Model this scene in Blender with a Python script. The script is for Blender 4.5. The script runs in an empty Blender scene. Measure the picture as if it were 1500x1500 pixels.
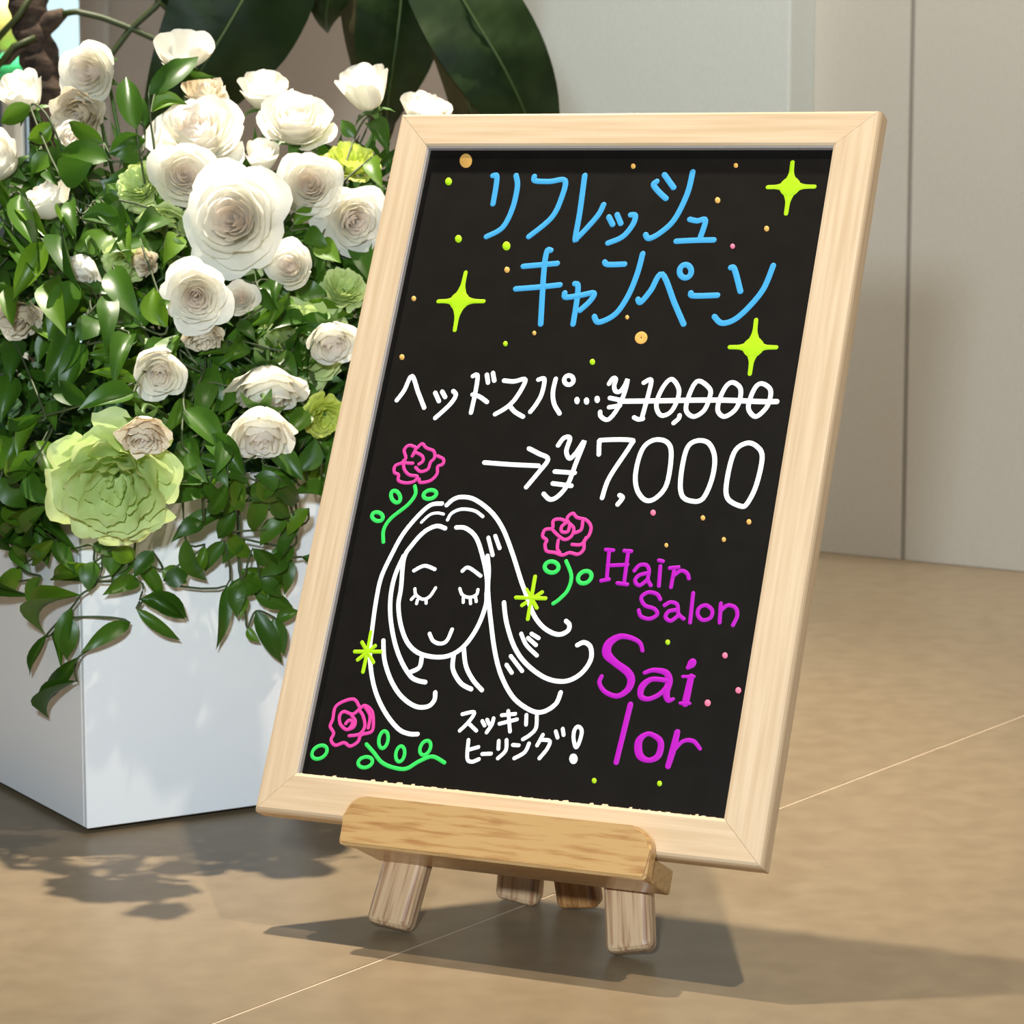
import bpy, bmesh, math, random
from mathutils import Vector, Matrix, noise
R = random.Random(7)
S = bpy.context.scene
COL = S.collection

# ------------------------------------------------------------------ camera, world, lights
FPX, PITCH, CAMH = 3965.8, 0.13033, 0.5
cd = bpy.data.cameras.new('camera'); cam = bpy.data.objects.new('camera', cd); COL.objects.link(cam)
cam.location = (0, 0, CAMH); cam.rotation_euler = (math.pi/2-PITCH, 0, 0)
cd.sensor_width = 36; cd.lens = 36*FPX/1500; cd.clip_start = .02
cd.dof.use_dof = True; cd.dof.focus_distance = 1.78; cd.dof.aperture_fstop = 20
S.camera = cam
S.view_settings.view_transform = 'Standard'; S.view_settings.look = 'None'
S.view_settings.gamma = 1; S.view_settings.use_curve_mapping = False; S.view_settings.exposure = 0.0
w = bpy.data.worlds.new('world'); S.world = w; w.use_nodes = True
w.node_tree.nodes['Background'].inputs[0].default_value = (.92, .96, 1, 1)
w.node_tree.nodes['Background'].inputs[1].default_value = .06
def lamp(name, loc, power, col, rad, kind='POINT', aim=None, cone=1.6):
    l = bpy.data.lights.new(name, kind); o = bpy.data.objects.new(name, l); COL.objects.link(o)
    o.location = loc; l.energy = power; l.color = col; l.shadow_soft_size = rad
    if kind == 'SPOT': l.spot_size = cone; l.spot_blend = 1
    if aim: o.rotation_euler = (Vector(aim)-Vector(loc)).to_track_quat('-Z', 'Y').to_euler()
    return o
lamp('ceiling_spot_over_flowers_offscreen', (-.38, 2.54, 2.6), 620, (1, .91, .76), .035, 'SPOT', (-.30, 2.18, 0), .78)
lamp('ceiling_spot_over_board_offscreen', (.66, 1.40, 2.6), 300, (1, .88, .70), .03, 'SPOT', (.86, 1.84, 0), 1.1)
lamp('ceiling_spot_near_wall_offscreen', (.30, 2.45, 2.6), 250, (1, .95, .86), .05, 'SPOT', (.38, 3.4, .55), 1.0)
lamp('camera_flash_offscreen', (-.12, -.05, .74), 128, (.77, .90, 1), .05)

# ------------------------------------------------------------------ helpers
CP, SP = math.cos(PITCH), math.sin(PITCH)
def ray(px, py):
    x = (px-750)/FPX; y = -(py-750)/FPX
    return Vector((x, CP+y*SP, -SP+y*CP))
def at(px, py, Y):
    d = ray(px, py); return Vector((0, 0, CAMH))+d*(Y/d.y)
def on_plane(px, py, p, n):
    d = ray(px, py); o = Vector((0, 0, CAMH)); return o+d*((p-o).dot(n)/d.dot(n))
def ground(px, py): return on_plane(px, py, Vector((0, 0, 0)), Vector((0, 0, 1)))

def nodes(name):
    m = bpy.data.materials.new(name); m.use_nodes = True
    nt = m.node_tree; return m, nt, nt.nodes['Principled BSDF']
def srgb(r, g, b):
    f = lambda c: (c/255/12.92) if c <= 10 else ((c/255+.055)/1.055)**2.4
    return (f(r), f(g), f(b), 1)
def mat(name, col, rough=.5, noise_amt=0, scale=20, stretch=(1, 1, 1), col2=None, bump=0, spec=.5, trans=0, detail=4, coat=0, lo=.35, hi=.65):
    m, nt, b = nodes(name)
    b.inputs['Roughness'].default_value = rough; b.inputs['Specular IOR Level'].default_value = spec
    b.inputs['Coat Weight'].default_value = coat
    b.inputs['Base Color'].default_value = col
    if col2 or bump:
        tc = nt.nodes.new('ShaderNodeTexCoord'); mp = nt.nodes.new('ShaderNodeMapping'); mp.inputs['Scale'].default_value = stretch
        nz = nt.nodes.new('ShaderNodeTexNoise'); nz.inputs['Scale'].default_value = scale; nz.inputs['Detail'].default_value = detail
        nt.links.new(tc.outputs['Object'], mp.inputs[0]); nt.links.new(mp.outputs[0], nz.inputs['Vector'])
        if col2:
            cr = nt.nodes.new('ShaderNodeValToRGB'); cr.color_ramp.elements[0].color = col; cr.color_ramp.elements[1].color = col2
            cr.color_ramp.elements[0].position = lo; cr.color_ramp.elements[1].position = hi
            nt.links.new(nz.outputs['Fac'], cr.inputs[0]); nt.links.new(cr.outputs[0], b.inputs['Base Color'])
        if bump:
            bp = nt.nodes.new('ShaderNodeBump'); bp.inputs['Strength'].default_value = bump; bp.inputs['Distance'].default_value = .002
            nt.links.new(nz.outputs['Fac'], bp.inputs['Height']); nt.links.new(bp.outputs[0], b.inputs['Normal'])
    if trans:
        t = nt.nodes.new('ShaderNodeBsdfTranslucent'); mx = nt.nodes.new('ShaderNodeMixShader'); mx.inputs[0].default_value = trans
        out = nt.nodes['Material Output']
        if col2: nt.links.new(cr.outputs[0], t.inputs[0])
        else: t.inputs[0].default_value = col
        nt.links.new(b.outputs[0], mx.inputs[1]); nt.links.new(t.outputs[0], mx.inputs[2]); nt.links.new(mx.outputs[0], out.inputs[0])
    return m
M = {}
M['slab'] = mat('stone_slab', srgb(121, 104, 81), .36, scale=38, detail=14, col2=srgb(130, 113, 89), bump=.02, spec=.24, lo=.35, hi=.65)
M['grout'] = mat('grout', srgb(200, 178, 154), .8)
M['wallfab'] = mat('linen_wall', srgb(190, 184, 172), .85, scale=500, stretch=(1, 1, .3), col2=srgb(195, 189, 177), bump=.02)
M['wallpanel'] = mat('pale_fabric_panel', srgb(203, 207, 200), .85, scale=500, stretch=(1, 1, .3), col2=srgb(209, 213, 206), bump=.02)
M['taupe'] = mat('taupe_wall', srgb(184, 170, 156), .85, scale=400, col2=srgb(189, 175, 161), bump=.08)
M['gap'] = mat('panel_backing', srgb(190, 184, 172), .9)
M['white'] = mat('white_gloss_board', srgb(242, 243, 245), .28, scale=6, col2=srgb(244, 245, 247), bump=.004)
M['trim'] = mat('window_trim', srgb(196, 186, 172), .6)
M['frame_y'] = mat('paulownia_along_y', srgb(196, 168, 134), .6, scale=40, stretch=(6, .22, 6), col2=srgb(210, 185, 153), bump=.04, detail=6)
M['frame_x'] = mat('paulownia_along_x', srgb(197, 168, 132), .6, scale=40, stretch=(.22, 6, 6), col2=srgb(211, 184, 151), bump=.04, detail=6)
M['lip'] = mat('varnished_rubberwood', srgb(150, 98, 52), .35, scale=34, stretch=(.8, 9, 9), col2=srgb(188, 150, 98), detail=3, coat=.25, lo=.22, hi=.5)
M['leg'] = mat('ash_leg', srgb(150, 106, 74), .35, scale=48, stretch=(7, 7, .25), col2=srgb(206, 172, 134), detail=2, coat=.25, lo=.3, hi=.55, bump=.05)
M['backleg'] = mat('brown_leg', srgb(140, 92, 50), .4, scale=48, stretch=(7, 7, .35), col2=srgb(190, 138, 84), detail=8, coat=.3)
M['board'] = mat('black_marker_panel', srgb(20, 17, 14), .42, scale=60, col2=srgb(23, 20, 17), spec=.15)
M['edge'] = mat('inner_strip_grey', srgb(168, 160, 158), .6)
PEN = {'white': (250, 250, 250), 'blue': (64, 156, 208), 'lime': (168, 212, 22), 'green': (56, 208, 90), 'pink': (216, 64, 150), 'purple': (176, 22, 176), 'orange': (222, 168, 88), 'rosepink': (246, 120, 150)}
for k, c in PEN.items(): M[k] = mat('paint_marker_'+k, srgb(*c), .5, spec=.2)
M['petal'] = mat('cream_petal', srgb(253, 249, 236), .5, scale=30, col2=srgb(255, 252, 244), trans=.42, spec=.3)
M['blush'] = mat('blush_petal', srgb(254, 245, 236), .5, scale=30, col2=srgb(255, 250, 243), trans=.55, spec=.3)
M['aged'] = mat('aged_petal', srgb(216, 186, 140), .6, scale=22, col2=srgb(244, 234, 212), trans=.2, spec=.2, detail=8, bump=.2, lo=.3, hi=.5)
M['lisi'] = mat('pale_green_petal', srgb(208, 224, 146), .5, scale=4, col2=srgb(220, 234, 166), trans=.3, spec=.3)
M['lisiy'] = mat('yellow_green_petal', srgb(212, 224, 96), .5, scale=4, col2=srgb(226, 234, 130), trans=.3, spec=.3)
def leafmat(name, c1, c2, rough=.36, trans=.2): return mat(name, srgb(*c1), rough, scale=60, stretch=(.3, 3, 1), col2=srgb(*c2), trans=trans, spec=.5, bump=.06)
M['leaf'] = leafmat('vine_leaf', (60, 98, 22), (82, 124, 30), trans=.26)
def leaf_variation(m):
    nt = m.node_tree; oi = nt.nodes.new('ShaderNodeObjectInfo'); cr = nt.nodes.new('ShaderNodeValToRGB'); mx = nt.nodes.new('ShaderNodeMix'); mx.data_type = 'RGBA'
    e = cr.color_ramp.elements; e[0].color = srgb(46, 82, 22); e[1].color = srgb(112, 148, 32); n = e.new(.65); n.color = srgb(70, 110, 26)
    nt.links.new(oi.outputs['Random'], cr.inputs[0])
    ramp = [x for x in nt.nodes if x.type == 'VALTORGB' and x != cr][0]
    outs = [l.to_socket for l in ramp.outputs[0].links]
    mx.inputs[0].default_value = .7; nt.links.new(ramp.outputs[0], mx.inputs[6]); nt.links.new(cr.outputs[0], mx.inputs[7])
    for o in outs: nt.links.new(mx.outputs[2], o)
leaf_variation(M['leaf'])
M['stem'] = mat('green_stem', srgb(78, 112, 44), .5)
M['vinestem'] = mat('vine_stem', srgb(70, 82, 48), .6)
M['big'] = mat('big_plant_leaf', srgb(30, 46, 18), .5, scale=40, col2=srgb(38, 56, 22), spec=.25, trans=.03)
M['bigu'] = mat('big_leaf_underside', srgb(64, 60, 36), .6, scale=40, stretch=(1, 1, .3), col2=srgb(84, 78, 50), spec=.2)
M['bigrib'] = mat('big_leaf_midrib', srgb(60, 80, 34), .45)
M['petiole'] = mat('petiole', srgb(62, 72, 30), .5)
M['bark'] = mat('fibrous_bark', srgb(48, 36, 28), .9, scale=60, stretch=(1, 1, 2), col2=srgb(98, 78, 62), bump=1, detail=8)
M['pot'] = mat('dark_pot', srgb(60, 58, 56), .6)
M['foam'] = mat('floral_foam', srgb(46, 82, 48), .95, scale=40, col2=srgb(56, 94, 56))
M['facade'] = mat('pale_facade', srgb(206, 228, 232), .8, scale=3, col2=srgb(214, 234, 238))
M['yellow'] = mat('yellow_sign', srgb(246, 224, 120), .7)
M['greens'] = mat('green_sign', srgb(70, 200, 120), .7)
def glassmat():
    m, nt, b = nodes('window_glass'); b.inputs['Base Color'].default_value = (.96, .99, 1, 1)
    b.inputs['Roughness'].default_value = 0; b.inputs['Transmission Weight'].default_value = 1; b.inputs['IOR'].default_value = 1.0
    return m
M['glass'] = glassmat()

def link(name, me, mt, parent=None, smooth=False):
    o = bpy.data.objects.new(name, me); COL.objects.link(o)
    if mt and not me.materials: me.materials.append(M[mt])
    if smooth: me.shade_smooth()
    if parent: o.parent = parent
    return o
def mesh(verts, faces):
    me = bpy.data.meshes.new('mesh'); me.from_pydata([tuple(v) for v in verts], [], faces); me.update(); return me
def bm_mesh(bm, X=None):
    if X: bm.transform(X)
    bmesh.ops.recalc_face_normals(bm, faces=bm.faces)
    me = bpy.data.meshes.new('mesh'); bm.to_mesh(me); bm.free(); return me
def tag(o, label, cat=None, group=None, kind=None):
    if label: o['label'] = label
    if cat: o['category'] = cat
    if group: o['group'] = group
    if kind: o['kind'] = kind
    return o
def empty(name, mtx, label, cat, group=None):
    o = bpy.data.objects.new(name, None); COL.objects.link(o); o.matrix_world = mtx; o.empty_display_size = .02
    return tag(o, label, cat, group)
def box(x0, x1, y0, y1, z0, z1, bev=0, seg=2):
    bm = bmesh.new(); bmesh.ops.create_cube(bm, size=1)
    for v in bm.verts:
        v.co = Vector(((x0+x1)/2+v.co.x*(x1-x0), (y0+y1)/2+v.co.y*(y1-y0), (z0+z1)/2+v.co.z*(z1-z0)))
    if bev: bmesh.ops.bevel(bm, geom=bm.edges[:], offset=bev, segments=seg, affect='EDGES', profile=.5)
    return bm
def frame_of(t, hint=Vector((0, 0, 1))):
    t = t.normalized(); a = hint if abs(t.dot(hint)) < .95 else Vector((1, 0, 0))
    u = t.cross(a).normalized(); return u, u.cross(t)
def tube(pts, rads, n=6):
    vs, fs = [], []
    if not isinstance(rads, (list, tuple)): rads = [rads]*len(pts)
    for i, p in enumerate(pts):
        t = pts[min(i+1, len(pts)-1)]-pts[max(i-1, 0)]
        u, v = frame_of(t)
        for k in range(n):
            a = 2*math.pi*k/n; vs.append(p+(u*math.cos(a)+v*math.sin(a))*rads[i])
    for i in range(len(pts)-1):
        for k in range(n): fs.append((i*n+k, i*n+(k+1) % n, (i+1)*n+(k+1) % n, (i+1)*n+k))
    fs.append(tuple(range(n))[::-1]); fs.append(tuple(range((len(pts)-1)*n, len(pts)*n)))
    return mesh(vs, fs)
def crom(P, sub=6, closed=False):
    n = len(P)
    if n == 2 and not closed: return [P[0].lerp(P[1], i/4) for i in range(5)]
    out = []
    for i in range(n if closed else n-1):
        g = (lambda k: P[k % n]) if closed else (lambda k: P[max(0, min(n-1, k))])
        p0, p1, p2, p3 = g(i-1), g(i), g(i+1), g(i+2)
        for s in range(sub):
            t = s/sub
            out.append(.5*((2*p1)+(p2-p0)*t+(2*p0-5*p1+4*p2-p3)*t*t+(3*p1-p0-3*p2+p3)*t**3))
    out.append((P[0] if closed else P[-1]).copy())
    return out

# ------------------------------------------------------------------ floor, walls, window
GD = Vector((.5874, .8093, 0)); GN = Vector((.8093, -.5874, 0)); G0 = Vector((-.172, 1.5266, 0))
def gm(u, v): return G0+GN*u+GD*v          # u across the joint, v along it
fl = link('floor', bm_mesh(box(-3, 3, -2.2, 5, -.06, -.0004)), 'grout'); tag(fl, None, kind='structure')
fl.matrix_world = Matrix.Identity(4)
FX = Matrix(((GN.x, GD.x, 0, G0.x), (GN.y, GD.y, 0, G0.y), (0, 0, 1, 0), (0, 0, 0, 1)))
for (u0, u1) in ((-2.0, -1.0), (-1.0, 0), (0, 1.0), (1.0, 2.0)):
    for (v0, v1) in ((-3.2, -.75), (-.75, 2.45)):
        g = .0010
        link('slab', bm_mesh(box(u0+g, u1-g, v0+g, v1-g, -.02, 0), FX), 'slab', fl)

WD = Vector((.8104, -.5859, 0)); WN = Vector((-.5859, -.8104, 0)); W0 = Vector((.384, 3.425, 0))
def wall_t(px, off=0):
    d = ray(px, 600); d.z = 0; return solve_t(d, W0+WN*off)
def solve_t(d, p):   # p + WD t  parallel to d
    return -(p.x*d.y-p.y*d.x)/(WD.x*d.y-WD.y*d.x)
WX = Matrix(((WD.x, WN.x, 0, W0.x), (WD.y, WN.y, 0, W0.y), (0, 0, 1, 0), (0, 0, 0, 1)))
HW = 2.7
tg, te, tl, tw = wall_t(1326), wall_t(1150, .06), wall_t(728, .06), wall_t(130)
wb = link('wall_back', bm_mesh(box(tw, 2.0, -.12, -.012, -.001, HW), WX), 'gap'); tag(wb, None, kind='structure')
link('wall_panel', bm_mesh(box(tg+.003, 2.0, -.012, 0, 0, HW, .001, 1), WX), 'wallfab', wb)
link('wall_panel', bm_mesh(box(te, tg-.003, -.012, 0, 0, HW, .001, 1), WX), 'wallfab', wb)
link('raised_panel', bm_mesh(box(tl, te, -.012, .06, 0, HW, .003, 2), WX), 'wallpanel', wb)
link('taupe_panel', bm_mesh(box(tw+.06, tl, -.012, 0, 0, HW), WX), 'taupe', wb)
# window at the far end of the wall
wt0 = wall_t(-260)
wn = link('window_1', bm_mesh(box(tw, tw+.06, -.10, .008, 0, HW, .004, 1), WX), 'trim'); tag(wn, None, kind='structure')
link('frame_bar', bm_mesh(box(wt0, tw, -.09, -.03, 0, .10, .003, 1), WX), 'trim', wn)
link('frame_bar', bm_mesh(box(wt0, tw, -.09, -.03, HW-.1, HW, .003, 1), WX), 'trim', wn)
link('frame_bar', bm_mesh(box(wt0-.06, wt0, -.12, .02, 0, HW, .003, 1), WX), 'trim', wn)
link('pane', bm_mesh(box(wt0, tw, -.063, -.057, .1, HW-.1), WX), 'glass', wn)
wl_ = link('wall_left', bm_mesh(box(wt0-1.2, wt0-.06, -.12, 0, 0, HW), WX), 'taupe'); tag(wl_, None, kind='structure')
# street side
fa = link('house_facade', bm_mesh(box(tw-2.4, tw+1.2, -2.3, -2.2, -.05, 2.6, .01, 1), WX), 'facade')
tag(fa, 'pale blue-white house wall outside beyond the window', 'building')
l = bpy.data.lights.new('street_sky_offscreen', 'AREA'); l.energy = 400; l.size = 3.0; l.color = (.92, .98, 1); l.spread = 1.3
lo = bpy.data.objects.new('street_sky_offscreen', l); COL.objects.link(lo)      # open sky above the street outside the window
p = W0+WD*(tw-.4)+WN*(-1.0); lo.location = (p.x, p.y, 5.2); q = W0+WD*(tw-.6)+WN*(-2.2)
lo.rotation_euler = (Vector((q.x, q.y, .7))-lo.location).to_track_quat('-Z', 'Y').to_euler()
def street_sign(px, py, Y, rw, rh, m, label, nm):
    c = at(px, py, Y); bm = bmesh.new()
    bmesh.ops.create_uvsphere(bm, u_segments=20, v_segments=12, radius=1)
    bm.transform(Matrix.Translation(c) @ Matrix.Diagonal((rw, .03, rh, 1)))
    e = empty(nm, Matrix.Translation((c.x, c.y, 0)), label, 'sign')
    link('sign_face', bm_mesh(bm, Matrix.Translation((-c.x, -c.y, 0))), m, e, True)
    link('post', tube([Vector((0, .04, 0)), Vector((0, .04, c.z))], .015), 'trim', e)
street_sign(6, 36, 5.35, .045, .05, 'yellow', 'rounded yellow sign outside the window', 'round_sign')
street_sign(16, 100, 5.3, .03, .032, 'greens', 'small green sign outside the window below the yellow one', 'green_sign')

# ------------------------------------------------------------------ chalkboard
K = 1.17
def sc(p): return Vector((p[0]*K, p[1]*K, CAMH+(p[2]-CAMH)*K))
YAW, TILT = -.42865, .4483
BL = sc((-.14478643, 1.48007887, .13768024))
BR_ = Vector((math.cos(YAW), math.sin(YAW), 0)); BB = Vector((-math.sin(YAW), math.cos(YAW), 0))
BU = Vector((0, 0, 1))*math.cos(TILT)+BB*math.sin(TILT); BN = BR_.cross(BU)
BW, BH = .3*K, .3*K*1.43822
MB = Matrix.Translation(BL) @ Matrix((BR_, BU, BN)).transposed().to_4x4()
MBI = MB.inverted()
def bl(px, py, z=0):
    P = on_plane(px, py, BL+BN*z, BN); q = MBI @ P; return q
chalk = empty('menu_board', MB, 'black marker board with pale wood frame and colourful Japanese salon lettering', 'signboard')
PZ = -.005; TH = .016
ci = [bl(437, 1133), bl(1062, 1198), bl(1219, 214), bl(623, 212)]
ix0 = (ci[0].x+ci[3].x)/2; ix1 = (ci[1].x+ci[2].x)/2; iy0 = (ci[0].y+ci[1].y)/2; iy1 = (ci[2].y+ci[3].y)/2
print('inner', ix0, ix1, iy0, iy1, BW, BH, [tuple(round(c, 4) for c in v) for v in ci])
O = [(0, 0), (BW, 0), (BW, BH), (0, BH)]; I = [(ix0, iy0), (ix1, iy0), (ix1, iy1), (ix0, iy1)]
prof = [(0, -TH), (0, -.0045), (.018, -.0022), (.05, -.0006), (.11, 0), (.93, 0), (1, -.0008), (1, -TH)]
for i in range(4):
    j = (i+1) % 4; vs = []; fs = []
    for (A, B) in ((O[i], I[i]), (O[j], I[j])):
        for (s, z) in prof: vs.append((A[0]+(B[0]-A[0])*s, A[1]+(B[1]-A[1])*s, z))
    n = len(prof)
    # tiny mitre gap
    mid = Vector(((vs[0][0]+vs[n][0])/2, (vs[0][1]+vs[n][1])/2))
    for k in range(n-1): fs.append((k, k+1, n+k+1, n+k))
    fs.append((n-1, 0, n, 2*n-1)); fs.append(tuple(range(n))[::-1]); fs.append(tuple(range(n, 2*n)))
    dx = .00012; ax = 0 if i in (0, 2) else 1
    vs2 = []
    for k, v in enumerate(vs):
        v = list(v); c = (O[i][ax]+O[j][ax])/2; v[ax] += dx if v[ax] < c else -dx; vs2.append(v)
    bm = bmesh.new(); me0 = mesh(vs2, fs); bm.from_mesh(me0)
    link('frame_rail', bm_mesh(bm), 'frame_x' if ax == 0 else 'frame_y', chalk)
panel = link('black_panel', bm_mesh(box(ix0-.004, ix1+.004, iy0-.004, iy1+.004, PZ-.004, PZ)), 'board', chalk)
# thin grey strips along the left and top inner lip of the frame
for (a, b, c, d) in ((ix0-.0002, ix0+.0012, iy0, iy1), (ix0, ix1, iy1-.0012, iy1+.0002)):
    link('inner_strip', bm_mesh(box(a, b, c, d, PZ, -.0012)), 'edge', chalk)
# torn fibres along the bottom lip
vs, fs = [], []
rr = random.Random(3); x = ix0+.002
while x < ix1-.004:
    wv = rr.uniform(.001, .006); hv = rr.choice((.0002, .0004, .0006, .0012)); b = len(vs)
    z0 = -.0007
    vs += [(x, iy0-.0006, z0), (x+wv, iy0-.0006, z0), (x+wv*.8, iy0+hv, z0-.0006), (x+wv*.2, iy0+hv*rr.uniform(.4, 1), z0-.0006)]
    vs += [(p[0], p[1], p[2]-.0006) for p in vs[b:b+4]]
    fs += [(b, b+1, b+2, b+3), (b+7, b+6, b+5, b+4)]+[(b+k, b+4+k, b+4+(k+1) % 4, b+(k+1) % 4) for k in range(4)]
    x += wv+rr.uniform(.0005, .006)
tag(link('torn_fibres', mesh(vs, fs), 'frame_x', chalk), None, kind='stuff')

CR = {1: (560, 140, 3.75), 2: (900, 140, 3.75), 3: (520, 500, 4.16667), 4: (840, 500, 4.16667), 5: (500, 760, 3.94737), 6: (800, 760, 3.94737), 7: (400, 960, 3.94737), 8: (700, 900, 3.33333), 9: (880, 480, 5.35714)}
def b2(c, x, y):
    ox, oy, s = CR[c]; q = bl(ox+x/s, oy+y/s, PZ); return Vector((q.x, q.y, 0))
MPP = BW/725    # metres per photograph pixel on the board
zk = [0]
def ribbon(V, Fc, pts, rad):
    """low domed paint stroke along pts (board plane), radius list"""
    q, r = [pts[0]], [rad[0]]
    for p, a in zip(pts[1:], rad[1:]):
        if (p-q[-1]).length > 1e-5: q.append(p); r.append(a)
    if len(q) < 2: return
    secs = []
    T = [(q[min(i+1, len(q)-1)]-q[max(i-1, 0)]).normalized() for i in range(len(q))]
    for a in (80, 60, 35, 15): secs.append((q[0]-T[0]*r[0]*math.sin(math.radians(a)), T[0], r[0]*math.cos(math.radians(a))))
    for p, t, a in zip(q, T, r): secs.append((p, t, a))
    for a in (15, 35, 60, 80): secs.append((q[-1]+T[-1]*r[-1]*math.sin(math.radians(a)), T[-1], r[-1]*math.cos(math.radians(a))))
    zk[0] = (zk[0]+1) % 6; h = .00014+zk[0]*.00002; b = len(V)
    for p, t, a in secs:
        n = Vector((-t.y, t.x, 0)); hh = h*min(1, a/(.3*max(r)))
        for s, z in ((-1, 0), (-.72, .75), (0, 1), (.72, .75), (1, 0)): V.append((p.x+n.x*a*s, p.y+n.y*a*s, PZ+hh*z-.00002))
    for i in range(len(secs)-1):
        for k in range(4): Fc.append((b+i*5+k, b+(i+1)*5+k, b+(i+1)*5+k+1, b+i*5+k+1))
def mark(name, col, wpx, c, strokes, label=None, sub=6):
    """strokes: list of point lists; 'o' prefix closes the loop; a point may carry its own width (crop px)"""
    V, Fc = [], []; s = CR[c][2]
    for st in strokes:
        closed = st[0] == 'o'
        if closed: st = st[1:]
        P = [Vector((p[0], p[1], p[2]/s if len(p) > 2 else wpx)) for p in st]
        Q = crom(P, sub, closed)
        ribbon(V, Fc, [b2(c, p.x, p.y) for p in Q], [max(.4, p.z)*MPP/2 for p in Q])
    o = link(name, mesh(V, Fc), col, panel, True)
    if label: o['label'] = label
    return o
def ell(cx, cy, rx, ry, rot=0, n=12):
    a = math.radians(rot)
    return ['o']+[(cx+rx*math.cos(t)*math.cos(a)-ry*math.sin(t)*math.sin(a), cy+rx*math.cos(t)*math.sin(a)+ry*math.sin(t)*math.cos(a)) for t in [2*math.pi*k/n for k in range(n)]]
def dot(name, col, c, x, y, rx, ry=None):
    ry = ry or rx*1.05; V = []; Fc = []; n = 14
    p0 = b2(c, x, y); V.append((p0.x, p0.y, PZ+.0004))
    for ring, z in ((.75, .0003), (1, -.00002)):
        for k in range(n):
            a = 2*math.pi*k/n; p = b2(c, x+rx*ring*math.cos(a), y+ry*ring*math.sin(a)); V.append((p.x, p.y, PZ+z))
    for k in range(n):
        Fc.append((0, 1+(k+1) % n, 1+k)); Fc.append((1+k, 1+(k+1) % n, 1+n+(k+1) % n, 1+n+k))
    link(name, mesh(V, Fc), col, panel, True)

L = 'lettering'
for st in (
    [[(608, 440), (628, 440), (626, 490), (608, 595)], [(735, 440), (742, 500), (715, 620), (660, 725), (572, 775)]],
    [[(835, 445), (840, 468), (920, 472), (1003, 466), (985, 560), (930, 670), (805, 775)]],
    [[(1112, 440), (1085, 640), (1060, 785), (1075, 778), (1140, 710), (1190, 650), (1215, 600)]],
    [[(1245, 668), (1265, 708)], [(1290, 655), (1310, 702)], [(1365, 655), (1390, 660), (1375, 710), (1320, 775), (1240, 810)]],
    [[(775, 938), (960, 922)], [(733, 1062), (860, 1052), (975, 1040)], [(925, 850), (905, 855), (888, 960), (870, 1255)]],
    [[(1002, 1085), (1008, 1108), (1085, 1098), (1162, 1085), (1140, 1130), (1085, 1180)], [(1058, 1033), (1075, 1045), (1068, 1130), (1048, 1255)]],
    [[(1222, 915), (1240, 928), (1330, 926)], [(1430, 870), (1400, 980), (1350, 1100), (1280, 1200), (1190, 1245), (1165, 1215)]]):
    mark(L, 'blue', 8.6, 1, st)
for st in (
    [[(232, 472), (215, 490), (245, 530), (283, 565)], [(275, 435), (325, 505)], [(430, 420), (400, 540), (330, 680), (250, 755), (190, 785), (172, 765)]],
    [[(415, 680), (455, 688), (500, 685), (470, 785)], [(340, 800), (440, 795), (545, 793)]],
    [[(130, 1120), (145, 1135), (200, 1070), (262, 980), (330, 1140), (380, 1255)], ell(390, 965, 32, 36)],
    [[(420, 1085), (435, 1100), (565, 1097)]],
    [[(640, 945), (660, 955), (692, 1075)], [(872, 935), (820, 1060), (740, 1160), (660, 1230), (590, 1250), (550, 1215)]]):
    mark(L, 'blue', 8.6, 2, st)
def star(c, ctr, tips):
    s = []
    for t in tips:
        l = lambda k: (ctr[0]+(t[0]-ctr[0])*k, ctr[1]+(t[1]-ctr[1])*k)
        s.append([l(0)+(112,), l(.2)+(78,), l(.38)+(48,), l(.6)+(28,), l(1)+(24,)])
    mark('painted_star', 'lime', 6, c, s)
star(1, (424, 1128), ((458, 972), (398, 1288), (308, 1130), (556, 1130)))
star(2, (965, 500), ((978, 367), (1098, 500), (943, 648), (843, 503)))
star(2, (763, 1382), ((778, 1233), (888, 1383), (634, 1382), (744, 1528)))
for c, x, y, r in ((1, 459, 358, 35), (1, 1378, 388, 13), (1, 685, 957, 15), (1, 173, 1115, 13), (1, 108, 1437, 14), (1, 835, 1305, 11), (1, 1345, 1218, 11), (2, 667, 384, 12), (2, 567, 575, 15), (2, 836, 731, 14), (4, 790, 1078, 14), (4, 1071, 1102, 15), (4, 918, 1210, 13), (4, 567, 1245, 12)):
    dot('painted_dot', 'orange', c, x, y, r, r*1.15)
mark('painted_dot', 'orange', 8.4, 1, [ell(1422, 1330, 19, 19)])
for c, x, y, r in ((1, 364, 472, 19), (1, 418, 787, 19), (1, 682, 826, 22), (1, 676, 1363, 13), (1, 1154, 1463, 15), (6, 703, 714, 14), (8, 568, 812, 12), (8, 887, 826, 12)):
    dot('painted_dot', 'lime', c, x, y, r, r*1.15)
for c, x, y, r in ((2, 649, 828, 13), (4, 486, 1046, 17), (6, 1034, 790, 16), (6, 1111, 992, 17), (6, 934, 1065, 18)):
    dot('painted_dot', 'rosepink', c, x, y, r, r*1.1)
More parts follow.
